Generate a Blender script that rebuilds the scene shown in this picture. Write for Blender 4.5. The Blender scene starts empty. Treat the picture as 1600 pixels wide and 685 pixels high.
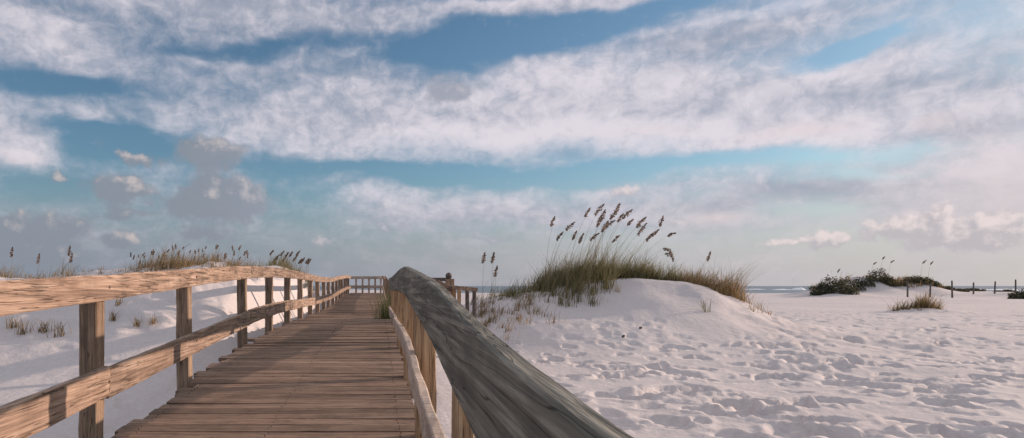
import bpy, math, random
import numpy as np
random.seed(7); rng = np.random.default_rng(11)
scene = bpy.context.scene; COL = scene.collection
R = math.radians
F = 977.0; VX, HY = 592.0, 447.0; Z0 = 1.0          # eye height above the sand
EXPO = 0.35
SUN_EL, SUN_AZ = 12.5, 19.0                            # degrees; azimuth measured from +X towards +Y

def lin(r, g, b, k=1.0):
    f = lambda c: ((c/255)/12.92 if c/255 <= .04045 else (((c/255)+.055)/1.055)**2.4)
    return (f(r)*k, f(g)*k, f(b)*k, 1.0)
def at(px, py, Y):                                    # a point of the place, surveyed at distance Y
    return ((px-VX)/F*Y, Y, (HY-py)/F*Y + Z0)

# ------------------------------------------------------------------ numpy noise
def _hash(ix, iy, s):
    h = (ix.astype(np.int64)*374761393 + iy.astype(np.int64)*668265263 + s*2147483647) & 0xffffffff
    h = ((h ^ (h >> 13))*1274126177) & 0xffffffff
    return ((h ^ (h >> 16)) & 0xffff)/65535.0
def vnoise(x, y, s=0):
    x = np.asarray(x, float); y = np.asarray(y, float)
    ix = np.floor(x); iy = np.floor(y); fx = x-ix; fy = y-iy
    fx = fx*fx*(3-2*fx); fy = fy*fy*(3-2*fy)
    a = _hash(ix, iy, s); b = _hash(ix+1, iy, s); c = _hash(ix, iy+1, s); d = _hash(ix+1, iy+1, s)
    return (a*(1-fx)+b*fx)*(1-fy)+(c*(1-fx)+d*fx)*fy
def fbm(x, y, f, o=4, s=0):
    r = 0; a = 1; t = 0
    for k in range(o):
        ang = .6*k+.3
        xx = x*math.cos(ang)-y*math.sin(ang); yy = x*math.sin(ang)+y*math.cos(ang)
        r = r + a*(vnoise(xx*f+17.3*k, yy*f+9.1*k, s+k)-.5); t += a; a *= .5; f *= 2.03
    return r/t*2
def sstep(a, b, x):
    t = np.clip((x-a)/(b-a), 0, 1); return t*t*(3-2*t)

# ------------------------------------------------------------------ the lie of the boardwalk (heights relative to eye)
TY = [-2, 0, 3.46, 5.14, 7.34, 9.1, 10.9, 12.6, 16.5, 20, 24, 30, 36]
TZ = [-.10, -.08, .06, .142, .235, .268, .275, .268, .24, .26, .38, .52, .53]
def smooth_interp(x, xs, ys):
    h = .5
    return (np.interp(np.asarray(x)-h, xs, ys)+np.interp(x, xs, ys)*2+np.interp(np.asarray(x)+h, xs, ys))/4
def T(y): return smooth_interp(y, TY, TZ)
def DECK(y): return T(y)-.92
RY = [-1, 0, .5, 1, 1.5, 2, 3, 4.2, 5, 6.5, 8, 10.5, 14, 20, 24, 30, 36]
RZ = [-.128, -.126, -.118, -.088, -.043, .008, .068, .132, .14, .13, .12, .13, .16, .22, .36, .5, .52]
def TR(y): 
    h = .2
    return (np.interp(np.asarray(y)-h, RY, RZ)+np.interp(y, RY, RZ)*2+np.interp(np.asarray(y)+h, RY, RZ))/4

# ------------------------------------------------------------------ terrain
CX = [-4, .9, 2.0, 3.3, 4.3, 5.2, 6.0, 6.5, 7.2, 8.0, 9.0, 10.5]
CZc = [-1, -.92, -.40, -.17, .05, .10, .02, -.17, -.52, -.8, -.95, -1]
LX = [-60, -30, -12, -9, -7, -4.9, -3.4, -2.6, -2.1, -1.6]
LZ = [.0, .2, .1, .12, .2, .4, .38, .16, -.35, -.9]
def H0(X, Y):
    X = np.asarray(X, float); Y = np.asarray(Y, float)
    b = -1.0 + .09*fbm(X, Y, .09, 3, 3) + .035*fbm(X, Y, .45, 3, 5)
    b = b + .10*sstep(20, 45, Y)*fbm(X, Y, .05, 3, 8) + .1*sstep(25, 45, Y)*(1-sstep(60, 85, Y))
    wob = .5*fbm(X, Y, .25, 3, 21)
    Xw = X+wob; Yw = Y+.8*fbm(X, Y, .3, 3, 31)
    Xw = 4.9+(Xw-4.9)*(1+.15*np.clip(12.3-Y, 0, 5)*(1+.5*(Xw > 4.9)))
    g = np.interp(Yw, [7.2, 9.0, 10.2, 11.3, 12.4, 13.3, 15, 18, 22], [0, .12, .30, .57, 1.0, 1.0, .8, .25, 0])
    g = (g+np.interp(Yw+.25, [7.2, 9.0, 10.2, 11.3, 12.4, 13.3, 15, 18, 22], [0, .12, .30, .57, 1.0, 1.0, .8, .25, 0]))/2
    b = b + (np.interp(Xw, CX, CZc)+1)*g
    g2 = np.interp(Yw, [4.5, 7, 9, 10.2, 12, 14, 18, 26, 42], [0, .16, .34, .42, .85, 1, .95, .5, 0])
    b = b + (np.interp(X+.5*wob, LX, LZ)+1)*g2
    def gs(cx, cy, h, rx, ry): return h*np.exp(-((Xw-cx)/rx)**2-((Y-cy)/ry)**2)
    b = b + gs(-3.7, 23, .75, 1.2, 3.5) + gs(-2, 47, .72, 7, 3.5)
    b = b + gs(36.3, 51, .55, 2.4, 3) + gs(40.6, 53, 1.6, 2.2, 3) + gs(44.8, 53, 1.3, 2.6, 3) + gs(49.5, 54, .55, 3.2, 3) + gs(54, 52, .3, 3, 3)
    b = b + gs(18.3, 21, .16, 1.0, .9) + gs(51, 49, .35, 3, 2.4)
    # broken, crumbled sand on the flank of the dune and on its left foot
    cr = sstep(5.7, 6.6, X)*(1-sstep(8.2, 9.2, X))*sstep(8.6, 9.6, Y)*(1-sstep(12.6, 13.6, Y))
    b = b + cr*.14*np.abs(fbm(X, Y, 1.3, 4, 77))
    # broken bank on the left
    cl = (1-sstep(-2.8, -2.2, X))*sstep(8.5, 10, Y)*(1-sstep(14, 16, Y))
    b = b + cl*.30*fbm(X, Y, .9, 4, 57)
    b = b - .5*(1-sstep(-2.6, -1.2, X))*(1-sstep(8, 12, Y))*sstep(-8, -3, Y)
    # the strand falls to the sea
    b = b - 2.6*sstep(84, 130, Y) - 1.5*sstep(130, 300, Y)
    w = sstep(1.05, 2.1, np.abs(X+.65))*(1-0*Y)
    w = np.maximum(w, sstep(37, 42, Y)); w = np.maximum(w, 1-sstep(-6, -3, Y))
    c = np.minimum(DECK(np.clip(Y, -2, 36))-.17-.5*(1-sstep(-1.3, -.2, X)), 0)
    return c*(1-w)+b*w
def HZ(x, y): return float(H0(np.array([x]), np.array([y]))[0])+Z0

def build_ground():
    a = np.concatenate([np.arange(-40, 53, .135), np.linspace(53, 320, 90)[:-1]])
    ang = np.radians(a); na = len(ang)
    r = np.concatenate([.7*np.exp(np.arange(0, math.log(120/.7), .0088)), 125*np.exp(np.arange(0, 4.1, .09))])
    nr = len(r)
    RR, AA = np.meshgrid(r, ang, indexing='ij')
    X = RR*np.sin(AA); Y = RR*np.cos(AA)
    Z = H0(X, Y)
    fine = (X > .5) | (X < -1.8)
    amp = np.where(fine, 1, 0)*(1-sstep(60, 100, RR))
    Z += amp*((.008+.02*(X < -1.8))*fbm(X, Y, 1.6, 3, 91)+.004*fbm(X, Y, 7, 2, 92))
    # scuffed patches
    pm = sstep(.02, .35, fbm(X, Y, .16, 2, 41)+.12)
    sc = np.abs(fbm(X, Y*1.25, 1.15, 3, 43)); sc = np.clip(.25-sc, 0, 1)*4
    scr = (X > .8)*(1-sstep(22, 40, RR))
    dn = 1-sstep(-.75, -.35, H0(X, Y)-0*X)
    Z -= .014*pm*sc*scr*dn
    # wheel tracks crossing the flat sand
    for yy, dd in ((21.3, .045), (22.9, .03), (33, .04)):
        q = Y-(yy+.04*(X-10)+.5*fbm(X, X*0, .12, 2, 51))
        Z -= dd*np.exp(-(q/.17)**2)*(X > 6)*(.4+.6*(fbm(X, Y, .6, 2, 66) > -.25))
    # footprints
    prints = []
    def one(x, y, th, L, W, D): prints.append((x, y, th, L, W, D))
    for k in range(62):                                # walkers' trails
        x = random.uniform(1.5, 22); y = random.uniform(2.5, 24); th = random.gauss(0, .55)+(math.pi/2 if random.random() < .25 else 0)
        for s in range(random.randint(5, 14)):
            sd = .1*(-1)**s
            one(x-math.sin(th)*sd+random.gauss(0, .04), y+math.cos(th)*sd+random.gauss(0, .04), th+random.gauss(0, .25), random.uniform(.11, .18), random.uniform(.05, .075), random.uniform(.026, .055)*(1 if y < 16 else .6))
            x += math.cos(th)*.62; y += math.sin(th)*.62; th += random.gauss(0, .09)
    for k in range(520):
        y = 2.2+random.random()**1.3*24; x = random.uniform(.12, 1.1)*y
        s = random.uniform(.6, 1.5)
        one(x, y, random.uniform(0, 3.14), .15*s, .085*s, random.uniform(.012, .036)*s)
    for k in range(420):
        y = random.uniform(6.5, 20); x = random.uniform(.3, 1.1)*y; s = random.uniform(.7, 1.3)
        one(x, y, random.gauss(0, .7), .16*s, .08*s, random.uniform(.02, .042)*s)
    for k in range(34):                                # deep churned holes
        y = random.uniform(3, 9); x = random.uniform(.35, 1.05)*y
        one(x, y, random.uniform(-.4, .4), random.uniform(.2, .42), random.uniform(.1, .17), random.uniform(.04, .07))
    for k in range(50):
        y = random.uniform(3.5, 11); x = -random.uniform(.4, .9)*y
        one(x, y, random.uniform(0, 3), .16, .09, random.uniform(.015, .03))
    lr = np.log(r)
    for (x, y, th, L, W, D) in prints:
        if x > .0 and x < .75: continue
        rr = math.hypot(x, y); aa = math.degrees(math.atan2(x, y)); m = L*2.1
        if rr < 1.2 or rr > 60: continue
        i0 = np.searchsorted(r, rr-m); i1 = np.searchsorted(r, rr+m)
        da = math.degrees(m/rr); j0 = np.searchsorted(a, aa-da); j1 = np.searchsorted(a, aa+da)
        if i1-i0 < 2 or j1-j0 < 2: continue
        xs = X[i0:i1, j0:j1]-x; ys = Y[i0:i1, j0:j1]-y
        u = (xs*math.cos(th)+ys*math.sin(th))/L; v = (-xs*math.sin(th)+ys*math.cos(th))/W
        nz = 1+.35*(vnoise(xs*14+x*3, ys*14+y, 5)-.5)
        q = np.sqrt(u*u+v*v)*nz
        hgt = HZ(x, y)-Z0
        if hgt > -.82: D *= .45
        if hgt > -.55: D *= .4
        Z[i0:i1, j0:j1] += -1.15*D*(1-sstep(.6, 1.0, q)) + D*.30*np.exp(-((q-1.22)/.26)**2)*(.5+.9*vnoise(xs*6+x, ys*6+y, 9))
    verts = np.stack([X, Y, Z+Z0], -1).reshape(-1, 3)
    ii, jj = np.meshgrid(np.arange(nr-1), np.arange(na), indexing='ij')
    j2 = (jj+1) % na
    faces = np.stack([ii*na+jj, (ii+1)*na+jj, (ii+1)*na+j2, ii*na+j2], -1).reshape(-1, 4)
    c = len(verts); verts = np.vstack([verts, [[0, 0, -1.2+Z0]]])
    me = bpy.data.meshes.new('ground')
    nf = len(faces); cen = np.array([[c, j, (j+1) % na] for j in range(na)])
    me.vertices.add(len(verts)); me.vertices.foreach_set('co', verts.astype(np.float32).ravel())
    me.loops.add(nf*4+na*3)
    me.loops.foreach_set('vertex_index', np.concatenate([faces[:, ::-1].ravel(), cen.ravel()]).astype(np.int32))
    me.polygons.add(nf+na)
    ls = np.concatenate([np.arange(nf)*4, nf*4+np.arange(na)*3]); me.polygons.foreach_set('loop_start', ls.astype(np.int32))
    me.polygons.foreach_set('use_smooth', np.ones(nf+na, bool))
    me.update(calc_edges=True); me.validate()
    o = bpy.data.objects.new('sand_ground', me); COL.objects.link(o); o['kind'] = 'structure'
    return o

# ------------------------------------------------------------------ node helpers
def mat(name):
    m = bpy.data.materials.new(name); m.use_nodes = True
    nt = m.node_tree; b = nt.nodes['Principled BSDF']
    return m, nt, b
def N(nt, t, **k):
    n = nt.nodes.new(t)
    for a, v in k.items():
        if a == 'inp':
            for i, val in v.items(): n.inputs[i].default_value = val
        else: setattr(n, a, v)
    return n
def L(nt, a, b): nt.links.new(a, b)
def ramp(nt, src, stops, interp='LINEAR'):
    n = N(nt, 'ShaderNodeValToRGB'); n.color_ramp.interpolation = interp
    e = n.color_ramp.elements
    while len(e) < len(stops): e.new(.5)
    for q, (p, c) in zip(e, stops):
        q.position = p; q.color = c if len(c) == 4 else (*c, 1)
    L(nt, src, n.inputs[0]); return n.outputs[0]
def mixc(nt, fac, a, b, mode='MIX'):
    n = N(nt, 'ShaderNodeMix', data_type='RGBA', blend_type=mode)
    for s, v in ((n.inputs[0], fac), (n.inputs[6], a), (n.inputs[7], b)):
        if hasattr(v, 'is_output'): L(nt, v, s)
        else: s.default_value = v
    return n.outputs[2]
def mth(nt, op, a, b=None, c=None, clamp=False):
    n = N(nt, 'ShaderNodeMath', operation=op, use_clamp=clamp)
    for i, v in enumerate((a, b, c)):
        if v is None: continue
        if hasattr(v, 'is_output'): L(nt, v, n.inputs[i])
        else: n.inputs[i].default_value = v
    return n.outputs[0]
def noise(nt, vec, scale, detail=4, rough=.5, dist=0, lac=2.0):
    n = N(nt, 'ShaderNodeTexNoise', inp={'Scale': scale, 'Detail': detail, 'Roughness': rough, 'Distortion': dist, 'Lacunarity': lac})
    if vec is not None: L(nt, vec, n.inputs['Vector'])
    return n

def sand_material():
    m, nt, b = mat('sand')
    g = N(nt, 'ShaderNodeNewGeometry').outputs['Position']
    n1 = noise(nt, g, .35, 5, .6).outputs[0]; n2 = noise(nt, g, 22, 4, .7).outputs[0]; n3 = noise(nt, g, 260, 2, .6).outputs[0]
    base = ramp(nt, n1, [(.3, (.55, .49, .485)), (.7, (.64, .58, .57))])
    base = mixc(nt, .35, base, ramp(nt, n2, [(.3, (.42, .385, .38)), (.62, (.66, .60, .585))]))
    sp = ramp(nt, n3, [(.60, (1, 1, 1)), (.72, (.72, .68, .66))])
    base = mixc(nt, .5, base, mixc(nt, 1.0, base, sp, 'MULTIPLY'))
    L(nt, base, b.inputs['Base Color']); b.inputs['Roughness'].default_value = .92; b.inputs['Specular IOR Level'].default_value = .15
    m1 = noise(nt, g, 9, 5, .65).outputs[0]
    bp = N(nt, 'ShaderNodeBump', inp={'Strength': .55, 'Distance': .03}); L(nt, m1, bp.inputs['Height'])
    bp2 = N(nt, 'ShaderNodeBump', inp={'Strength': .35, 'Distance': .006}); L(nt, n2, bp2.inputs['Height']); L(nt, bp.outputs[0], bp2.inputs['Normal'])
    L(nt, bp2.outputs[0], b.inputs['Normal'])
    return m

def wood_material(name, axis, dark, mid, light, bump=.5, island=False, swirl=1.0, contrast=1.0, stretch=.055):
    m, nt, b = mat(name)
    tc = N(nt, 'ShaderNodeTexCoord').outputs['Object']
    if island:
        rnd = N(nt, 'ShaderNodeNewGeometry').outputs['Random Per Island']
    else:
        rnd = N(nt, 'ShaderNodeObjectInfo').outputs['Random']
    off = N(nt, 'ShaderNodeCombineXYZ'); r20 = mth(nt, 'MULTIPLY', rnd, 37.0)
    for i in range(3): L(nt, r20, off.inputs[i])
    ad = N(nt, 'ShaderNodeVectorMath', operation='ADD'); L(nt, tc, ad.inputs[0]); L(nt, off.outputs[0], ad.inputs[1])
    st = [1, 1, 1]; st[axis] = stretch
    mp = N(nt, 'ShaderNodeMapping', inp={'Scale': st}); L(nt, ad.outputs[0], mp.inputs[0])
    wv = noise(nt, mp.outputs[0], 7, 3, .5)                         # bends the grain round knots
    dv = N(nt, 'ShaderNodeVectorMath', operation='MULTIPLY_ADD'); L(nt, wv.outputs[1], dv.inputs[0])
    dv.inputs[1].default_value = (.16*swirl,)*3; L(nt, mp.outputs[0], dv.inputs[2])
    g1 = noise(nt, dv.outputs[0], 42, 5, .65).outputs[0]
    st2 = [1, 1, 1]; st2[axis] = .012
    mp2 = N(nt, 'ShaderNodeMapping', inp={'Scale': st2}); L(nt, ad.outputs[0], mp2.inputs[0])
    g2 = noise(nt, mp2.outputs[0], 120, 3, .6).outputs[0]
    big = noise(nt, ad.outputs[0], 1.6, 3, .6).outputs[0]
    k = contrast
    c = ramp(nt, g1, [(.5-.2/k, dark), (.5, mid), (.5+.2/k, light)])
    c = mixc(nt, .55, c, mixc(nt, 1.0, c, ramp(nt, g2, [(.38, (.45, .43, .42)), (.56, (1, 1, 1))]), 'MULTIPLY'))
    c = mixc(nt, mth(nt, 'MULTIPLY', big, .6), c, (*light[:3], 1))
    st3 = [1, 1, 1]; st3[axis] = .035
    mp3 = N(nt, 'ShaderNodeMapping', inp={'Scale': st3}); L(nt, ad.outputs[0], mp3.inputs[0])
    g3 = noise(nt, mp3.outputs[0], 24 if axis != 0 else 30, 3, .55).outputs[0]
    ck = mth(nt, 'ABSOLUTE', mth(nt, 'SUBTRACT', g3, .5))
    crk = N(nt, 'ShaderNodeMapRange', interpolation_type='SMOOTHSTEP', inp={'From Min': .001, 'From Max': .016, 'To Min': .38, 'To Max': 1}); L(nt, ck, crk.inputs[0])
    c = mixc(nt, 1.0, c, crk.outputs[0], 'MULTIPLY')
    stn = noise(nt, ad.outputs[0], 3.1, 5, .7).outputs[0]              # weather stains
    c = mixc(nt, .6, c, mixc(nt, 1.0, c, ramp(nt, stn, [(.36, (.5, .5, .5)), (.56, (1, 1, 1))]), 'MULTIPLY'))
    hv = N(nt, 'ShaderNodeHueSaturation'); L(nt, c, hv.inputs['Color'])
    L(nt, mth(nt, 'MULTIPLY_ADD', rnd, .55 if island else .3, .72 if island else .85), hv.inputs['Value'])
    c = hv.outputs[0]
    L(nt, c, b.inputs['Base Color']); b.inputs['Roughness'].default_value = .85; b.inputs['Specular IOR Level'].default_value = .25
    h = mth(nt, 'ADD', mth(nt, 'ADD', mth(nt, 'MULTIPLY', g1, 1.0), mth(nt, 'MULTIPLY', g2, .45)), mth(nt, 'MULTIPLY', crk.outputs[0], .45))
    bp = N(nt, 'ShaderNodeBump', inp={'Strength': bump, 'Distance': .012}); L(nt, h, bp.inputs['Height']); L(nt, bp.outputs[0], b.inputs['Normal'])
    return m
M = {}
M['sand'] = sand_material()
M['rail'] = wood_material('weathered_rail_wood', 1, (.10, .06, .042), (.31, .198, .14), (.46, .335, .26), .8, contrast=1.7)
M['cross'] = wood_material('weathered_cross_wood', 0, (.30, .2, .15), (.5, .38, .3), (.62, .5, .42), .5)
M['post'] = wood_material('weathered_post_wood', 2, (.11, .075, .055), (.30, .20, .14), (.42, .30, .21), .7, contrast=1.5)
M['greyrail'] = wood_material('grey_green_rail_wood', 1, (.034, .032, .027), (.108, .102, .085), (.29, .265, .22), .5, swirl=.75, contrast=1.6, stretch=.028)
M['plank'] = wood_material('deck_plank_wood', 0, (.08, .048, .034), (.245, .148, .102), (.36, .255, .19), .6, island=True)
M['orange'] = wood_material('orange_post_wood', 2, (.22, .12, .06), (.46, .28, .15), (.60, .42, .26), .6, contrast=1.2)

def leaf_material(name, stops, transl=.35, vary=None):
    m, nt, b = mat(name)
    rnd = N(nt, 'ShaderNodeNewGeometry').outputs['Random Per Island']
    c = ramp(nt, rnd, stops)
    L(nt, c, b.inputs['Base Color']); b.inputs['Roughness'].default_value = .7; b.inputs['Specular IOR Level'].default_value = .2
    tr = N(nt, 'ShaderNodeBsdfTranslucent'); L(nt, c, tr.inputs[0])
    mx = N(nt, 'ShaderNodeMixShader', inp={0: transl}); L(nt, b.outputs[0], mx.inputs[1]); L(nt, tr.outputs[0], mx.inputs[2])
    L(nt, mx.outputs[0], nt.nodes['Material Output'].inputs[0])
    return m
M['grass'] = leaf_material('dune_grass', [(0, (.06, .055, .028)), (.35, (.145, .145, .055)), (.6, (.23, .21, .09)), (.85, (.34, .255, .155)), (1, (.36, .28, .16))])
M['goldgrass'] = leaf_material('golden_dune_grass', [(0, (.11, .09, .035)), (.4, (.24, .18, .08)), (.75, (.38, .25, .14)), (1, (.46, .30, .20))])
M['stalk'] = leaf_material('oat_stalk', [(0, (.24, .2, .12)), (1, (.4, .33, .2))], .2)
M['seed'] = leaf_material('oat_seed', [(0, (.14, .10, .085)), (.6, (.26, .19, .155)), (1, (.42, .32, .25))], .4)
M['paleseed'] = leaf_material('pale_oat_seed', [(0, (.24, .19, .165)), (1, (.42, .34, .29))], .4)
M['shrub'] = leaf_material('dark_shrub_leaf', [(0, (.035, .038, .025)), (.6, (.085, .085, .05)), (1, (.19, .16, .09))], .3)
M['shrubbrown'] = leaf_material('brown_shrub_leaf', [(0, (.04, .035, .02)), (.5, (.10, .085, .04)), (1, (.2, .15, .08))], .2)
M['green'] = leaf_material('green_leaf', [(0, (.05, .08, .02)), (.6, (.12, .15, .04)), (1, (.24, .22, .08))], .35)
def plain(name, c, rough=.8):
    m, nt, b = mat(name); g = N(nt, 'ShaderNodeTexCoord').outputs['Object']
    n = noise(nt, g, 30, 4, .6).outputs[0]
    L(nt, ramp(nt, n, [(.3, tuple(v*.6 for v in c)), (.7, tuple(min(1, v*1.3) for v in c))]), b.inputs['Base Color']); b.inputs['Roughness'].default_value = rough
    return m
M['darkwood'] = plain('dark_post_wood', (.12, .10, .09))
M['iron'] = plain('rusty_iron', (.09, .05, .035), .6)

# ------------------------------------------------------------------ mesh helpers
class MB:
    def __init__(s): s.v = []; s.f = []
    def add(s, vs, fs):
        n = len(s.v); s.v += [tuple(p) for p in vs]; s.f += [tuple(i+n for i in f) for f in fs]
    def box(s, x0, x1, y0, y1, z0, z1, sh=0):
        s.add([(x0, y0, z0), (x1, y0, z0), (x1, y1, z0), (x0, y1, z0), (x0, y0, z1), (x1, y0, z1), (x1, y1, z1), (x0, y1, z1)],
              [(0, 3, 2, 1), (4, 5, 6, 7), (0, 1, 5, 4), (1, 2, 6, 5), (2, 3, 7, 6), (3, 0, 4, 7)])
    def sweep(s, path, prof, cap=True):
        """path: list of (origin, axisU, axisV) frames; prof: list of (u,v)"""
        n = len(prof); base = len(s.v)
        for o, U, V in path:
            for u, v in prof: s.v.append(tuple(o[i]+U[i]*u+V[i]*v for i in range(3)))
        for k in range(len(path)-1):
            for i in range(n):
                a = base+k*n+i; b = base+k*n+(i+1) % n
                s.f.append((a, b, b+n, a+n))
        if cap:
            s.f.append(tuple(base+i for i in range(n))[::-1]); s.f.append(tuple(base+(len(path)-1)*n+i for i in range(n)))
    def build(s, name, m, parent=None, smooth=False, origin=None):
        me = bpy.data.meshes.new(name)
        vs = s.v
        if origin is not None: vs = [(x-origin[0], y-origin[1], z-origin[2]) for x, y, z in vs]
        me.from_pydata(vs, [], s.f); me.materials.append(m)
        if smooth: me.polygons.foreach_set('use_smooth', [True]*len(me.polygons))
        me.update()
        o = bpy.data.objects.new(name, me); COL.objects.link(o)
        if origin is not None: o.location = origin
        if parent: 
            o.parent = parent; o.location = tuple((origin[i] if origin is not None else 0)-parent.location[i] for i in range(3))
        return o
def tag(o, label=None, cat=None, group=None, kind=None):
    if label: o['label'] = label
    if cat: o['category'] = cat
    if group: o['group'] = group
    if kind: o['kind'] = kind
    return o
def empty(name, loc): 
    o = bpy.data.objects.new(name, None); COL.objects.link(o); o.location = loc; return o

def chamfer(w, h, c=.005, n=1):
    """rounded rectangle profile, centred, subdivided along the long side"""
    pts = []
    hw, hh = w/2, h/2
    pts = [(-hw+c, -hh), (hw-c, -hh), (hw, -hh+c)]
    for k in range(1, n): pts.append((hw, -hh+c+(h-2*c)*k/n))
    pts += [(hw, hh-c), (hw-c, hh), (-hw+c, hh), (-hw, hh-c)]
    for k in range(1, n): pts.append((-hw, hh-c-(h-2*c)*k/n))
    pts.append((-hw, -hh+c))
    return pts
def rail_board(name, x0, x1, y0, y1, top, h, m, parent, step=.12, wob=.004, sd=0, nsub=4, label=None):
    """board on edge running along Y, its top following top(y)"""
    b = MB(); n = max(2, int((y1-y0)/step)); prof = chamfer(x1-x0, h, .006, nsub)
    xc = (x0+x1)/2
    for k in range(n+1):
        y = y0+(y1-y0)*k/n; t = float(top(y))
        for i, (u, v) in enumerate(prof):
            q = float(vnoise(y*3+sd*7.1, v*22+u*15+sd, 3)-.5)*2; q2 = float(vnoise(y*7+sd*3.7, i*.9+sd, 4)-.5)*2
            yy = y + (float(vnoise(i*1.7+sd, k, 8))-.5)*.01*(k in (0, n))
            b.v.append((xc+u+wob*q*(1 if abs(u) > 0 else 0)+wob*.7*math.sin(y*1.3+sd), yy, t-h/2+v+wob*.8*q2+Z0))
    P = len(prof)
    for k in range(n):
        for i in range(P):
            a = k*P+i; c = k*P+(i+1) % P; b.f.append((c, a, a+P, c+P))
    b.f.append(tuple(range(P))); b.f.append(tuple(n*P+i for i in range(P))[::-1])
    o = b.build(name, m, parent, origin=(xc, y0, float(top(y0))+Z0))
    if label: o['label'] = label
    return o
def post(name, x0, x1, y0, y1, z0, z1, m, parent, tilt=0, label=None):
    b = MB(); prof = chamfer(x1-x0, y1-y0, .007, 2); n = 8; xc, yc = (x0+x1)/2, (y0+y1)/2; sd = random.random()*50
    tx, ty = random.gauss(0, .006)+tilt, random.gauss(0, .006)
    P = len(prof)
    for k in range(n+1):
        z = z0+(z1-z0)*k/n
        for i, (u, v) in enumerate(prof):
            q = float(vnoise(z*5+sd, i*1.3+sd, 6)-.5)*.008
            b.v.append((xc+u*(1+q/.05)+tx*(z-z0), yc+v*(1+q/.05)+ty*(z-z0), z))
    for k in range(n):
        for i in range(P):
            a = k*P+i; c = k*P+(i+1) % P; b.f.append((a, c, c+P, a+P))
    b.f.append(tuple(range(P))[::-1]); b.f.append(tuple(n*P+i for i in range(P)))
    o = b.build(name, m, parent, origin=(xc, yc, z0))
    if label: o['label'] = label
    return o

# ------------------------------------------------------------------ ground, sea
ground = build_ground(); ground.data.materials.append(M['sand'])

def sea():
    b = MB(); ys = [95]; 
    while ys[-1] < 9000: ys.append(ys[-1]*1.05+.5)
    nx = 60
    for y in ys:
        for i in range(nx+1):
            x = (-2.5+5*i/nx)*max(y, 600)
            b.v.append((x, y, -1.9+Z0))
    for k in range(len(ys)-1):
        for i in range(nx):
            a = k*(nx+1)+i; b.f.append((a, a+1, a+nx+2, a+nx+1))
    m, nt, bs = mat('sea_water')
    g = N(nt, 'ShaderNodeNewGeometry').outputs['Position']
    mp = N(nt, 'ShaderNodeMapping', inp={'Scale': (.05, .22, 1)}); L(nt, g, mp.inputs[0])
    n = noise(nt, mp.outputs[0], 1.0, 4, .6).outputs[0]
    bs.inputs['Base Color'].default_value = (.07, .10, .125, 1); bs.inputs['Roughness'].default_value = .3
    bp = N(nt, 'ShaderNodeBump', inp={'Strength': .9, 'Distance': 1.4}); L(nt, n, bp.inputs['Height']); L(nt, bp.outputs[0], bs.inputs['Normal'])
    o = b.build('sea_water', m); o['kind'] = 'structure'
    # surf
    f = MB()
    for (xa, xb, Y, hh) in ((1236, 1262, 285, .95), (1205, 1238, 300, .4), (1150, 1200, 330, .3), (1500, 1640, 290, .5), (1268, 1330, 300, .5), (1560, 1600, 240, .6)):
        X0 = (xa-VX)/F*Y; X1 = (xb-VX)/F*Y; n = 40; base = len(f.v)
        for k in range(n+1):
            t = k/n; x = X0+(X1-X0)*t; e = math.sin(math.pi*t)**.6*(.6+.8*float(vnoise(x*.7, Y, 2)))
            yy = Y+2*float(vnoise(x*.1, Y, 5))
            z = -1.92+Z0
            f.v += [(x, yy-1.5, z), (x, yy-.6, z+hh*.7*e), (x, yy, z+hh*e), (x, yy+1.2, z+hh*.4*e), (x, yy+2.5, z)]
        for k in range(n):
            for i in range(4):
                a = base+k*5+i; f.f.append((a, a+5, a+6, a+1))
    m, nt, bs = mat('sea_foam'); bs.inputs['Base Color'].default_value = (.85, .85, .85, 1); bs.inputs['Roughness'].default_value = .9
    tag(f.build('surf_foam', m, smooth=True), 'white foam of waves breaking along the far grey sea', 'surf', kind='stuff')
sea()

# ------------------------------------------------------------------ boardwalk
bw = empty('boardwalk', (-.65, .5, float(DECK(.5))+Z0))
tag(bw, 'long weathered wooden boardwalk with plank deck and post railings climbing through the sand', 'boardwalk')
d = MB(); y = .35; k = 0
while y < 34.6:
    w = .138+random.uniform(-.003, .003); z = float(DECK(y+w/2))+Z0
    x0 = (-1.56 if y > 5 else -1.50)+random.gauss(0, .035); x1 = .235+random.gauss(0, .006)
    if random.random() < .18: x0 += random.uniform(-.10, .06)
    dz = random.gauss(0, .0025); sl = float(DECK(y+w)-DECK(y))
    tl = random.gauss(0, .003); a = dz-tl; c = dz+tl; sk = random.gauss(0, .003)
    n = 6; base = len(d.v)
    warp = random.gauss(0, .003); cb = random.uniform(.001, .004)
    for i in range(n+1):
        t = i/n; x = x0+(x1-x0)*t; e = a+(c-a)*t+warp*math.sin(math.pi*t)
        g0 = random.gauss(0, .0012); g1 = random.gauss(0, .0012)
        d.v += [(x, y+g0+sk*t, z-sl/2+e-.036), (x, y+w-.007+g1+sk*t, z+sl/2+e-.036), (x, y+w-.007+g1+sk*t, z+sl/2+e-cb), (x, y+w-.012+g1+sk*t, z+sl/2+e), (x, y+.005+g0+sk*t, z-sl/2+e), (x, y+g0+sk*t, z-sl/2+e-cb)]
    for i in range(n):
        for j in range(6):
            p = base+i*6+j; q = base+i*6+(j+1) % 6; d.f.append((p, q, q+6, p+6))
    d.f.append(tuple(base+j for j in range(6))[::-1]); d.f.append(tuple(base+n*6+j for j in range(6)))
    y += w
    k += 1
d.build('decking', M['plank'], bw)
nl = MB()
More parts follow.
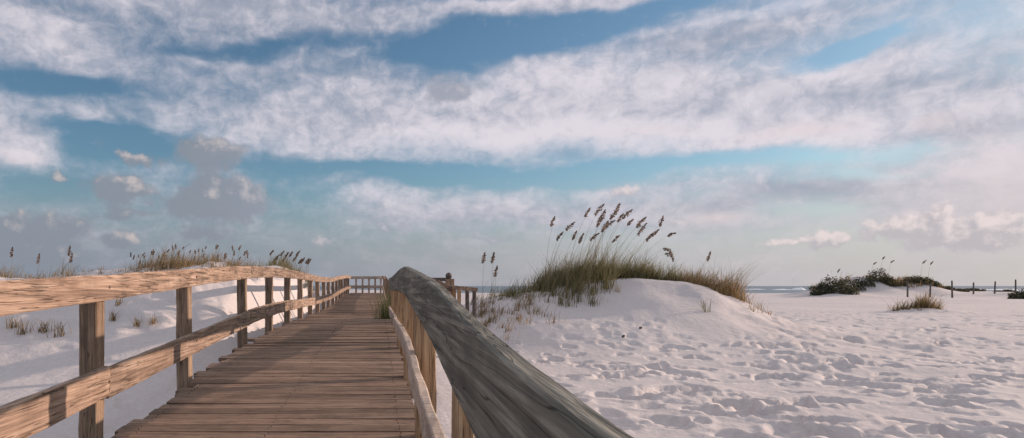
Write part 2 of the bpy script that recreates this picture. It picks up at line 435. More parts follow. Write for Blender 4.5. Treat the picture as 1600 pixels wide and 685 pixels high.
for q in range(90):
    yq = .35+.138*q
    for xj in (-1.42, -.65, .12):
        for yo in (.04, .10):
            cx_, cy_ = xj+random.gauss(0, .006), yq+yo+random.gauss(0, .004); zc = float(DECK(cy_))+Z0
            nl.add([(cx_+0.0032*math.cos(a), cy_+0.0032*math.sin(a), zc+.005) for a in np.linspace(0, 2*math.pi, 7)[:-1]]+[(cx_+0.0032*math.cos(a), cy_+0.0032*math.sin(a), zc-.004) for a in np.linspace(0, 2*math.pi, 7)[:-1]], [tuple(range(6))]+[(i, i+6, (i+1) % 6+6, (i+1) % 6) for i in range(6)])
nails = nl.build('deck_nails', M['iron'], bw); nails['kind'] = 'stuff'
for xj in (-1.42, -.65, .12):                                   # joists under the deck
    rail_board('joist', xj-.02, xj+.02, .3, 34.4, lambda y: DECK(y)-.043, .15, M['rail'], bw, step=.5, sd=xj)

LP = [1.62, 3.46, 5.14, 7.34] + [9.1+1.815*i for i in range(14)]
for i, yp in enumerate(LP):
    t = float(T(yp))+Z0
    post('post', -1.658, -1.556, yp-.01, yp+.09, t-1.35, t-.03, M['post'], bw)
RPy = [1.76, 3.5, 5.25, 7.0, 8.8, 10.55]
for i, yp in enumerate(RPy):
    t = float(TR(yp))+Z0
    post('post', .208, .262 if yp < 2 else .325, yp-.01, yp+.11, t-1.35, t-(.12 if yp < 4 else .04), M['orange'], bw, label='orange brown post of the right railing')
def joints(a, b, L0): 
    r = [a]
    while r[-1]+L0 < b-.8: r.append(r[-1]+L0)
    r.append(b); return list(zip(r[:-1], r[1:]))
for i, (a, b) in enumerate([(-.5, 1.66), (1.665, 7.38), (7.385, 12.77), (12.775, 18.2), (18.205, 23.7), (23.705, 29.1), (29.105, 33.9)]):
    rail_board('top_rail', -1.552, -1.512, a, b-.004, T, .142, M['rail'], bw, sd=i*3.1, wob=.005)
for i, (a, b) in enumerate([(-.5, 3.52), (3.525, 7.40), (7.405, 10.97), (10.975, 16.4), (16.405, 21.9), (21.905, 27.3), (27.305, 33.9)]):
    o_ = .012 if i % 2 else 0
    rail_board('lower_rail', -1.552, -1.513, a, b-.004, lambda y, o_=o_: T(y)-.515-o_, .172, M['rail'], bw, sd=i*5.3+2, wob=.005)
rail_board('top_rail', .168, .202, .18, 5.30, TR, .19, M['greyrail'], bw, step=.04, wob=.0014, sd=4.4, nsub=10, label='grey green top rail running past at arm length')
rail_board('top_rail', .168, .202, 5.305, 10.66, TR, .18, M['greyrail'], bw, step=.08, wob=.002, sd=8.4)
for i, (a, b) in enumerate([(.2, 3.5), (3.51, 7.05), (7.06, 10.66)]):
    rail_board('lower_rail', .166, .205, a, b, lambda y: TR(y)-.475, .12, M['cross'], bw, wob=.006, sd=i*2.3)
# railing on the right of the far stretch
for yp in [15.6+1.815*i for i in range(10)]:
    t = float(TR(yp))+Z0
    post('post', .21, .31, yp, yp+.095, t-1.35, t-.03, M['post'], bw)
for i, (a, b) in enumerate([(15.5, 21), (21.005, 26.5), (26.505, 33.9)]):
    rail_board('top_rail', .168, .208, a, b-.004, TR, .142, M['rail'], bw, sd=i*3+1)
    rail_board('lower_rail', .168, .208, a, b-.004, lambda y: TR(y)-.515, .15, M['rail'], bw, sd=i*3+7)
# railing across the far landing
for xp in (-1.25, -.9, -.55, -.2, .1):
    t = float(T(34.3))+Z0
    post('post', xp-.05, xp+.05, 34.32, 34.41, t-1.2, t-.02, M['cross'], bw)
for dz, h in ((0, .15), (-.5, .15)):
    b = MB(); t = float(T(34.3))+Z0+dz
    b.sweep([((x, 34.28, t-h/2), (0, 1, 0), (0, 0, 1)) for x in np.linspace(-1.6, .25, 8)], chamfer(.04, h, .006))
    b.build('end_rail', M['cross'], bw, origin=(-1.6, 34.28, t))
# bolts on the near posts
for yp in LP[:5]:
    for dz in (-.07, -.60):
        b = MB(); zc = float(T(yp+.04))+dz+Z0; c0 = (-1.5095, yp+.04, zc)
        b.sweep([((c0[0]-.006, c0[1], c0[2]), (0, 1, 0), (0, 0, 1)), ((c0[0]+.004, c0[1], c0[2]), (0, 1, 0), (0, 0, 1))], [(.009*math.cos(a), .009*math.sin(a)) for a in np.linspace(0, 2*math.pi, 9)[:-1]])
        b.build('bolt', M['iron'], bw, origin=c0)

# ------------------------------------------------------------------ side stair railing going down to the beach
sr = empty('stair_railing', (1.0, 8.3, HZ(1.0, 8.3)))
tag(sr, 'brown stair railing with round topped post dropping to the sand right of the boardwalk', 'railing')
def slat(name, p, q, w, h, m, parent):
    b = MB(); p = np.array(p); q = np.array(q); dd = (q-p)/np.linalg.norm(q-p)
    s_ = np.cross(dd, (0, 0, 1)); s_ /= np.linalg.norm(s_); u = np.cross(s_, dd)
    b.sweep([(tuple(p+(q-p)*t), tuple(s_), tuple(u)) for t in np.linspace(0, 1, 7)], chamfer(w, h, .006))
    return b.build(name, m, parent, origin=tuple(p))
slat('handrail', at(646, 425, 7.4), at(680, 441, 7.6), .04, .05, M['iron'], sr)
slat('handrail', at(682, 441, 7.6), at(706, 452, 7.7), .04, .06, M['iron'], sr)
slat('handrail', at(668, 437, 8.6), at(704, 437, 8.4), .04, .05, M['darkwood'], sr)
slat('handrail', at(704, 449, 7.7), at(746, 453, 7.7), .04, .05, M['rail'], sr)
for px, top in ((694, 449), (702, 451), (710, 451), (718, 452), (731, 453), (742, 455)):
    p = at(px, top, 7.78); post('post', p[0]-.022, p[0]+.022, p[1], p[1]+.045, HZ(p[0], p[1])-.3, p[2], M['orange' if px < 725 else 'darkwood'], sr)
p = at(702, 436, 8.2); pp = post('newel_post', p[0]-.055, p[0]+.055, p[1], p[1]+.11, HZ(p[0], p[1])-.3, p[2], M['post'], sr)
b = MB(); c0 = (p[0], p[1]+.055, p[2]+.05)
b.sweep([((c0[0], c0[1], c0[2]-.05+.1*t), (1, 0, 0), (0, 1, 0)) for t in (0,)], [(0, 0)]*3, cap=False); b = MB()
n = 10
for i in range(7):
    t = math.pi*i/6; r_ = max(.002, .045*math.sin(t)); z_ = c0[2]-.01-.045*math.cos(t)
    for j in range(n): b.v.append((c0[0]+r_*math.cos(2*math.pi*j/n), c0[1]+r_*math.sin(2*math.pi*j/n), z_))
for i in range(6):
    for j in range(n): b.f.append((i*n+j, i*n+(j+1) % n, (i+1)*n+(j+1) % n, (i+1)*n+j))
b.build('finial', M['darkwood'], sr, smooth=True, origin=c0)

# ------------------------------------------------------------------ vegetation
def blade(b, x, y, z, h, w, lean, az, curl=1.0, seg=4):
    dx, dy = math.cos(az), math.sin(az); ta = random.uniform(0, math.pi)
    sx, sy = math.cos(ta), math.sin(ta); n = len(b.v)
    for k in range(seg+1):
        t = k/seg; f = lean*h*(t**(1+curl)); zz = z+h*(t-.28*lean*t*t)
        ww = w*(1-t)**.7*.5 if k < seg else w*.03
        b.v.append((x+dx*f-sx*ww, y+dy*f-sy*ww, zz)); b.v.append((x+dx*f+sx*ww, y+dy*f+sy*ww, zz))
    for k in range(seg):
        a = n+2*k; b.f.append((a, a+1, a+3, a+2))
def grass_patch(name, pts, hfun, m, label, nblades, cat='grass', spread=.09, wind=.45, w=.009, stuff=True):
    b = MB()
    per = 22; nc = max(1, nblades//per)
    hs = None
    cx = []; 
    for c in range(nc):
        x, y, hs = pts()
        cx.append((x, y, hs))
    zs = H0(np.array([q[0] for q in cx]), np.array([q[1] for q in cx]))+Z0
    for (x, y, hs), z in zip(cx, zs):
        sc = hs*random.uniform(.4, 1.4)*(1.6 if random.random() < .08 else 1)*(.6+.8*float(vnoise(x*2.2, y*2.2, 12)))
        for i in range(per):
            az = random.gauss(0, .9) if random.random() < .7 else random.uniform(0, 6.28)
            r_ = abs(random.gauss(0, spread)); th = random.uniform(0, 6.28)
            h = sc*random.uniform(.45, 1.1)
            blade(b, x+r_*math.cos(th), y+r_*math.sin(th), z-.03, h, w*random.uniform(.6, 1.4), random.uniform(.1, .9)*wind*2, az, random.uniform(.4, 1.6))
    x, y, _ = cx[0]
    o = b.build(name, m, origin=(x, y, float(zs[0])))
    tag(o, label, cat, kind='stuff' if stuff else None); return o

def ridge_pts(prof, Yc, Yj):
    """prof: list of (px, leaf height m, density)"""
    xs = [p[0] for p in prof]; hs = [p[1] for p in prof]; ds = np.array([p[2] for p in prof], float)
    def f():
        while True:
            px = random.uniform(xs[0], xs[-1]); 
            if random.random() < np.interp(px, xs, ds): break
        Y = Yc+random.gauss(0, Yj)
        if 930 < px < 1090: Y = max(Y, Yc-.35)+.1
        return ((px-VX)/F*Yc, Y, float(np.interp(px, xs, hs)))
    return f
grass_patch('dune_grass', ridge_pts([(745, .22, .15), (790, .22, .18), (830, .3, .35), (850, .45, .8), (900, .52, 1), (950, .6, 1), (1000, .52, .9), (1050, .45, .7), (1085, .5, .8), (1110, .48, .5), (1130, .4, .3)], 12.9, .55),
            None, M['grass'], 'dense green and tan grass along the crest of the dune', 11500)
grass_patch('dune_grass', ridge_pts([(1065, .36, .6), (1095, .50, 1), (1125, .46, 1), (1150, .3, .6), (1170, .16, .2)], 12.5, .4),
            None, M['goldgrass'], 'golden brown grass at the sunlit right end of the dune', 2600)
grass_patch('dune_grass', ridge_pts([(735, .22, .8), (760, .34, 1), (800, .22, .5), (850, .22, .5)], 11.6, .5),
            None, M['goldgrass'], 'low yellow grass at the left foot of the dune near the rail', 1000)
# left dune
grass_patch('dune_grass', ridge_pts([(190, .12, .1), (225, .3, .5), (250, .38, 1), (300, .34, 1), (350, .30, .8), (395, .3, .4)], 14.2, .8),
            None, M['goldgrass'], 'orange brown grass on the dune behind the left railing', 4200, spread=.12)
grass_patch('dune_grass', ridge_pts([(410, .3, .4), (440, .5, 1), (470, .42, .8), (492, .25, .3)], 22.5, 1.0),
            None, M['grass'], 'small dark green grass patch on the far left dune', 1500, spread=.14)
grass_patch('dune_grass', ridge_pts([(-40, .3, .5), (10, .3, .6), (60, .25, .2), (100, .26, .35), (170, .26, .3), (215, .2, .2)], 14.5, .8),
            None, M['goldgrass'], 'sparse brown grass on the dune at the far left', 1500, spread=.14)

def sea_oat(px, pyh, Y, lean, label, group, head=.26, tilt=None, ybase=None):
    """one flowering stalk; its head centre is surveyed at (px,pyh)"""
    top = at(px, pyh, Y)
    x0 = top[0]-lean; z0 = HZ(x0, Y); h = top[2]-z0
    root = empty('sea_oat', (x0, Y, z0)); tag(root, label, 'sea oat', group)
    b = MB(); n = 10; fr = []
    P = [(x0+lean*(k/n)**1.9, Y+.02*math.sin(k), z0-.03+(h+.03)*(k/n)) for k in range(n+1)]
    wst = .0042 if Y < 18 else .011
    for k in range(n+1): fr.append((P[k], (wst*(1.25-.8*k/n), 0, 0), (0, wst*(1.25-k/n), 0)))
    b.sweep(fr, [(1, 0), (-.5, .87), (-.5, -.87)])
    # two or three long leaves
    for q in range(9 if group == G1 else 3): blade(b, x0+random.gauss(0, .015), Y+random.gauss(0, .02), z0-.02, h*random.uniform(.45, .92), .007, random.uniform(.2, .55), random.gauss(0, .6), 1.3, 6)
    b.build('stalk', M['stalk'], root, origin=P[0])
    s = MB(); tl = tilt if tilt is not None else random.uniform(.25, .75)       # head bends to the right
    p = P[-1]; ns = int(120*head/.26)
    for i in range(ns):
        t = i/ns; ang = tl*(.55+.7*t)
        ax = p[0]+math.sin(ang)*head*t - head*.2; az = p[2]+math.cos(ang)*head*t-head*.2
        wd = .055*math.sin(math.pi*min(1, t*.95+.08))**.7*(head/.26)
        ph = random.uniform(0, 6.28); ox = math.cos(ph)*wd*random.random(); oy = math.sin(ph)*wd*random.random()
        oz = -abs(random.gauss(0, .6))*wd
        cx_, cy_, cz_ = ax+ox, p[1]+oy, az+oz; l_ = random.uniform(.013, .024)*(1 if Y < 18 else 1.6); w_ = l_*.42
        dr = ang+random.gauss(.5, .5); ux, uz = math.sin(dr), math.cos(dr)
        rx, ry = math.cos(ph), math.sin(ph)
        s.add([(cx_-ux*l_, cy_, cz_-uz*l_), (cx_+rx*w_*abs(uz)+uz*w_, cy_+ry*w_, cz_-ux*w_), (cx_+ux*l_, cy_, cz_+uz*l_), (cx_-rx*w_*abs(uz)-uz*w_, cy_-ry*w_, cz_+ux*w_)], [(0, 1, 2, 3)])
    s.build('seed_head', M['paleseed' if group == G2 else 'seed'], root, origin=p)
    return root
G2 = 'sea oats on the dune behind the left railing'
G1 = 'sea oats on the dune beside the boardwalk'
L1 = 'sea oat stalk bending right above the crowded middle of the grassy dune'
for i, (px, py, ln, lab, hd) in enumerate([
    (864, 350, .18, 'leftmost sea oat head high above the left end of the grassy dune', .2),
    (873, 372, .25, 'low sea oat head just below the leftmost one on the grassy dune', .2),
    (888, 356, .40, 'sea oat head slanting up right, second from the left on the dune', .24),
    (917, 335, .40, L1, .2), (934, 331, .45, 'long thick sea oat head, one of the two tallest on the grassy dune', .3), (942, 342, .4, L1, .26), (950, 352, .35, L1, .24), (944, 358, .3, L1, .24),
    (957, 338, .45, L1, .26), (964, 330, .5, L1, .24), (977, 337, .5, 'tall sea oat head at the right of the highest cluster on the grassy dune', .26), (936, 350, .2, L1, .24),
    (926, 372, .3, L1, .22), (897, 371, .3, L1, .2), (908, 376, .3, L1, .2), (983, 349, .4, L1, .16), (968, 344, .4, L1, .2),
    (999, 350, .6, 'thick sea oat head standing alone right of the tall cluster', .28), (1001, 362, .55, 'thick sea oat head hanging just below its lone neighbour right of the cluster', .28), (1013, 373, .5, L1, .2), (1022, 366, .65, L1, .2),
    (1034, 350, .7, 'thin arching sea oat head reaching out to the right over the dune', .22), (1046, 366, .75, 'rightmost sea oat head, thin and nearly level, over the dune', .18),
    (1040, 385, .6, 'drooping sea oat head low at the right side of the dune', .24), (1043, 393, .55, 'lowest drooping sea oat head at the right side of the dune', .22), (960, 375, .3, L1, .2), (1108, 404, .3, 'short sea oat head over the golden right end of the dune', .18)]):
    tl = None
    if px in (1040, 1043): tl = 1.9
    if px == 1046: tl = 1.0
    sea_oat(px, py, 12.9+random.gauss(0, .25), ln, lab, G1, hd, tl)
for px, py, lab in ((757, 407, 'lone thin sea oat, left one of the pair beside the rail'), (771, 407, 'lone thin sea oat, right one of the pair beside the rail'), (776, 428, 'lowest bare sea oat of the little group beside the rail')):
    sea_oat(px, py, 12.2, .05, lab, 'thin sea oats between rail and dune', .2, .2)
G2 = 'sea oats on the dune behind the left railing'
for i in range(38):
    px = 205+i*5.0+random.uniform(-5, 5); py = (402 if px < 245 else 393)+random.uniform(-6, 12)
    sea_oat(px, py, 14.6+random.gauss(0, .5), random.uniform(-.06, .14), 'small upright sea oat in the row along the dune behind the left railing', G2, random.uniform(.06, .12), random.uniform(-.1, .5))
for i in range(13):
    px = 424+i*5+random.uniform(-2, 2); py = 402+random.uniform(-6, 9)+max(0, (px-465)*.3)
    sea_oat(px, py, 22.5+random.gauss(0, .5), random.uniform(0, .15), 'tiny sea oat on the green far left dune tuft', 'sea oats on the far left dune', .2, .5)
for px, py, lab in ((20, 398, 'single reddish sea oat high at the far left edge'), (110, 396, 'single tall sea oat over the left railing near the first post'), (62, 408, 'thin short sea oat between the two tall ones at left'), (113, 407, 'short sea oat close under the tall one near the first post')):
    sea_oat(px, py, 14.5, .04, lab, 'sea oats at the far left', .22, .15)

def small_plant(name, px, py, h, m, label, cat, group=None, n=26, Y=None, wind=.4, seeds=False):
    # py: where it meets the sand; find the distance along that line of sight
    if Y is None:
        ys = np.arange(3, 60, .05); xs = (px-VX)/F*ys; zz = H0(xs, ys); ok = np.where(zz >= (HY-py)/F*ys)[0]
        Y = float(ys[ok[0]]) if len(ok) else 12
    x = (px-VX)/F*Y; z = HZ(x, Y)
    root = empty(name, (x, Y, z)); tag(root, label, cat, group)
    b = MB()
    for i in range(n):
        blade(b, x+random.gauss(0, .05*h/.3), Y+random.gauss(0, .05), z-.02, h*random.uniform(.5, 1.1), .012*max(1, Y/12), random.uniform(.1, 1)*wind*2, random.uniform(0, 6.28))
    b.build('leaves', m, root, origin=(x, Y, z))
    s = MB()
    for i in range(3):
        a = random.uniform(0, 6.28); q = h*random.uniform(.5, .8)
        s.sweep([((x+math.cos(a)*.25*h*t, Y+math.sin(a)*.2*h*t, z-.02+q*t), (.004, 0, 0), (0, .004, 0)) for t in (0, .5, 1)], [(1, 0), (-.5, .87), (-.5, -.87)])
    s.build('stem', M['stalk'], root, origin=(x, Y, z))
    return root
GL = 'small dune plants on the bank behind the left railing'
for (px, py, h, lab) in ((38, 522, .32, 'leafy dune plant on the left bank nearest the picture edge'), (70, 520, .28, 'dune plant on the left bank, second from the edge'), (95, 527, .32, 'dune plant left of the first post at the bank foot'),
                     (178, 500, .22, 'dune plant just right of the first post'), (215, 512, .18, 'low spreading plant halfway between first and second post'), (240, 508, .18, 'low plant on the bank left of the second post'), (185, 478, .2, 'yellow green plant high on the bank beside the first post'), (20, 512, .25, 'plant cut by the left edge under the top rail')):
    small_plant('dune_plant', px, py, h, M['goldgrass'], lab, 'plant', GL, 30)
small_plant('green_bush', 607, 484, .80, M['green'], 'yellow green bush at the gap in the right railing', 'bush', n=170, Y=12.4, wind=.22)
bb = small_plant('beach_weed', 1101, 487, .26, M['green'], 'lone green weed in the sand below the right end of the dune', 'plant', n=14)
small_plant('beach_weed', 965, 458, .2, M['grass'], 'thin weed on the shaded sand below the dune crest', 'plant', n=10)
# tuft on the flat sand
grass_patch('grass_tuft', lambda: ((1440-VX)/F*21+random.gauss(0, .22), 21+random.gauss(0, .15), .42), None, M['goldgrass'], 'rounded yellow grass tuft alone on the flat sand at right', 900, 'grass tuft', w=.016, stuff=False)
grass_patch('grass_tuft', lambda: ((1411-VX)/F*21+random.gauss(0, .24), 21+random.gauss(0, .15), .22), None, M['goldgrass'], 'thin low grass trailing left of the rounded tuft', 300, 'grass tuft', w=.014, stuff=False)

# driftwood
def chunk(px, py, s, label):
    ys = np.arange(3, 30, .05); xs = (px-VX)/F*ys; ok = np.where(H0(xs, ys) >= (HY-py)/F*ys)[0]; Y = float(ys[ok[0]]); x = (px-VX)/F*Y; z = HZ(x, Y)
    b = MB(); n = 8
    for i in range(6):
        t = i/5
        for j in range(n):
            a = 2*math.pi*j/n; r_ = s*(.25+.75*math.sin(math.pi*(t*.8+.1)))*(1+random.gauss(0, .18))*.5
            b.v.append((x-s*.6+1.2*s*t, Y+math.cos(a)*r_, z+s*.35+.25*s*t+math.sin(a)*r_))
    for i in range(5):
        for j in range(n): b.f.append((i*n+j, i*n+(j+1) % n, (i+1)*n+(j+1) % n, (i+1)*n+j))
    b.f.append(tuple(range(n))[::-1]); b.f.append(tuple(5*n+j for j in range(n)))
    tag(b.build('driftwood', M['darkwood'], origin=(x, Y, z)), label, 'driftwood', 'driftwood chips on the sand')
chunk(1001, 515, .04, 'small dark driftwood chip on the sand, farther of the two'); chunk(974, 528, .04, 'small dark driftwood chip on the sand, nearer of the two')

# shrubs on the far dunes
def shrub(lobes, m, label, leaf=.07, dens=900, group='low shrubs on the far dunes'):
    X0, Y0 = lobes[0][0], lobes[0][1]
    root = empty('dune_shrub', (X0, Y0, HZ(X0, Y0))); tag(root, label, 'shrub', group)
    b = MB()
    for (x, y, rx, rz) in lobes:
        s = MB(); z = HZ(x, y)-.1
        for i in range(int(dens*rx)):
            a = random.uniform(0, 6.28); e = math.asin(random.random()); q = random.random()**.35*(.72+.5*float(vnoise(a*1.3+x, e*2.5+x, 4)))
            px_, py_, pz_ = x+rx*q*math.cos(a)*math.cos(e), y+rx*.8*q*math.sin(a)*math.cos(e), z+rz*q*math.sin(e)
            l_ = leaf*random.uniform(.6, 1.5); t1 = np.array([random.gauss(0, 1) for _ in range(3)]); t1 /= np.linalg.norm(t1); t2 = np.cross(t1, (random.gauss(0, 1), random.gauss(0, 1), random.gauss(0, 1))); t2 /= np.linalg.norm(t2)+1e-6
            c = np.array((px_, py_, pz_))
            b.add([c-t1*l_, c-t2*l_*.45, c+t1*l_, c+t2*l_*.45], [(0, 1, 2, 3)])
        for i in range(5):
            a = random.uniform(0, 6.28)
            s.sweep([((x+math.cos(a)*rx*.6*t, y+math.sin(a)*rx*.5*t, z+rz*.8*t), (.03*(1.2-t), 0, 0), (0, .03*(1.2-t), 0)) for t in (0, .5, 1)], [(1, 0), (-.5, .87), (-.5, -.87)])
        s.build('branches', M['darkwood'], root, origin=(x, y, z))
    b.build('foliage', m, root, origin=tuple(root.location))
P = lambda px, Y: (px-VX)/F*Y
shrub([(P(1285, 49), 49, .95, 1.0), (P(1300, 49), 49, 1.2, 1.5), (P(1318, 49.5), 49.5, 1.0, 1.25), (P(1326, 48), 48, .7, .75), (P(1276, 48.5), 48.5, .5, .5)], M['shrub'], 'large dark shrub at the left foot of the far dunes')
shrub([(P(1350, 51), 51, 1.0, .9), (P(1372, 51.5), 51.5, 1.1, 1.15), (P(1385, 51.5), 51.5, .9, .55), (P(1334, 50.5), 50.5, .9, .6)], M['shrub'], 'dark peaked shrub on the tallest far dune')
shrub([(P(1392, 51), 51, .8, .4), (P(1405, 51.5), 51.5, .7, .3)], M['shrubbrown'], 'low brownish shrub in the saddle between the far dunes')
shrub([(P(1430, 52), 52, 1.1, .6), (P(1445, 52), 52, 1.0, .6), (P(1456, 52), 52, .8, .45)], M['shrub'], 'rounded shrub on the right hand far dune')
shrub([(P(1475, 52), 52, .9, .3), (P(1495, 52), 52, .9, .25), (P(1515, 53), 53, 1.0, .3), (P(1528, 53), 53, .7, .25)], M['shrubbrown'], 'long low creeping shrub trailing down behind the posts')
shrub([(P(1592, 44), 44, .7, .6), (P(1604, 44), 44, .9, .9)], M['shrub'], 'dark shrub cut by the right edge')
shrub([(P(1575, 52), 52, .5, .3), (P(1560, 52), 52, .4, .2)], M['shrubbrown'], 'tiny shrub behind the last two posts')
for px, py, lab in ((1366, 412, 'leftmost sea oat on the tallest far dune'), (1380, 404, 'highest sea oat on the far dunes'), (1393, 409, 'sea oat right of the highest one on the far dunes'), (1443, 410, 'sea oat over the right hand far dune, left of its pair'), (1455, 412, 'sea oat over the right hand far dune, right of its pair'), (1310, 424, 'faint sea oat above the large dark far shrub')):
    sea_oat(px, py, 52, .3, lab, 'sea oats on the far dunes', random.uniform(.3, .42), random.uniform(.5, .9))

for (xa, xb, n_, hh, lab) in ((1360, 1405, 700, .6, 'yellow green grass on the saddle between the far dunes'), (1405, 1470, 600, .45, 'yellow green grass round the right hand far dune'), (1266, 1330, 450, .7, 'brown grass among the large dark far shrub')):
    grass_patch('dune_grass', lambda xa=xa, xb=xb, hh=hh: (P(random.uniform(xa, xb), 52.4), 52.4+random.gauss(0, .7), hh), None, M['goldgrass'], lab, n_, spread=.3, w=.03)
# marker posts
for i, (px, t, bs, lab) in enumerate([(1418, 440, 463, 'weathered marker post nearest the far dunes, leftmost of the row'), (1453, 440, 461, 'second marker post from the left'), (1488, 436, 463, 'third marker post from the left, pale and slim'), (1521, 438, 456, 'shorter fourth marker post of the row'),
                                (1554, 440, 459, 'fifth marker post of the row'), (1587, 439, 459, 'last marker post, beside the shrub at the right edge')]):
    Y = 46 if i < 3 else 50; x = P(px, Y); z = HZ(x, Y); h = (bs-t)/F*Y
    b = MB(); tx = random.gauss(0, .03); n = 8
    b.sweep([((x+tx*t_*h, Y, z-.2+(h+.2)*t_), (.055*(1.1-.2*t_), 0, 0), (0, .055*(1.1-.2*t_), 0)) for t_ in (0, .3, .6, .9, .97)]+[((x+tx*h, Y, z+h+.02), (.03, 0, 0), (0, .03, 0))], [(math.cos(2*math.pi*j/n), math.sin(2*math.pi*j/n)) for j in range(n)])
    tag(b.build('marker_post', M['darkwood'], smooth=False, origin=(x, Y, z)), lab, 'post', 'marker posts on the far sand')

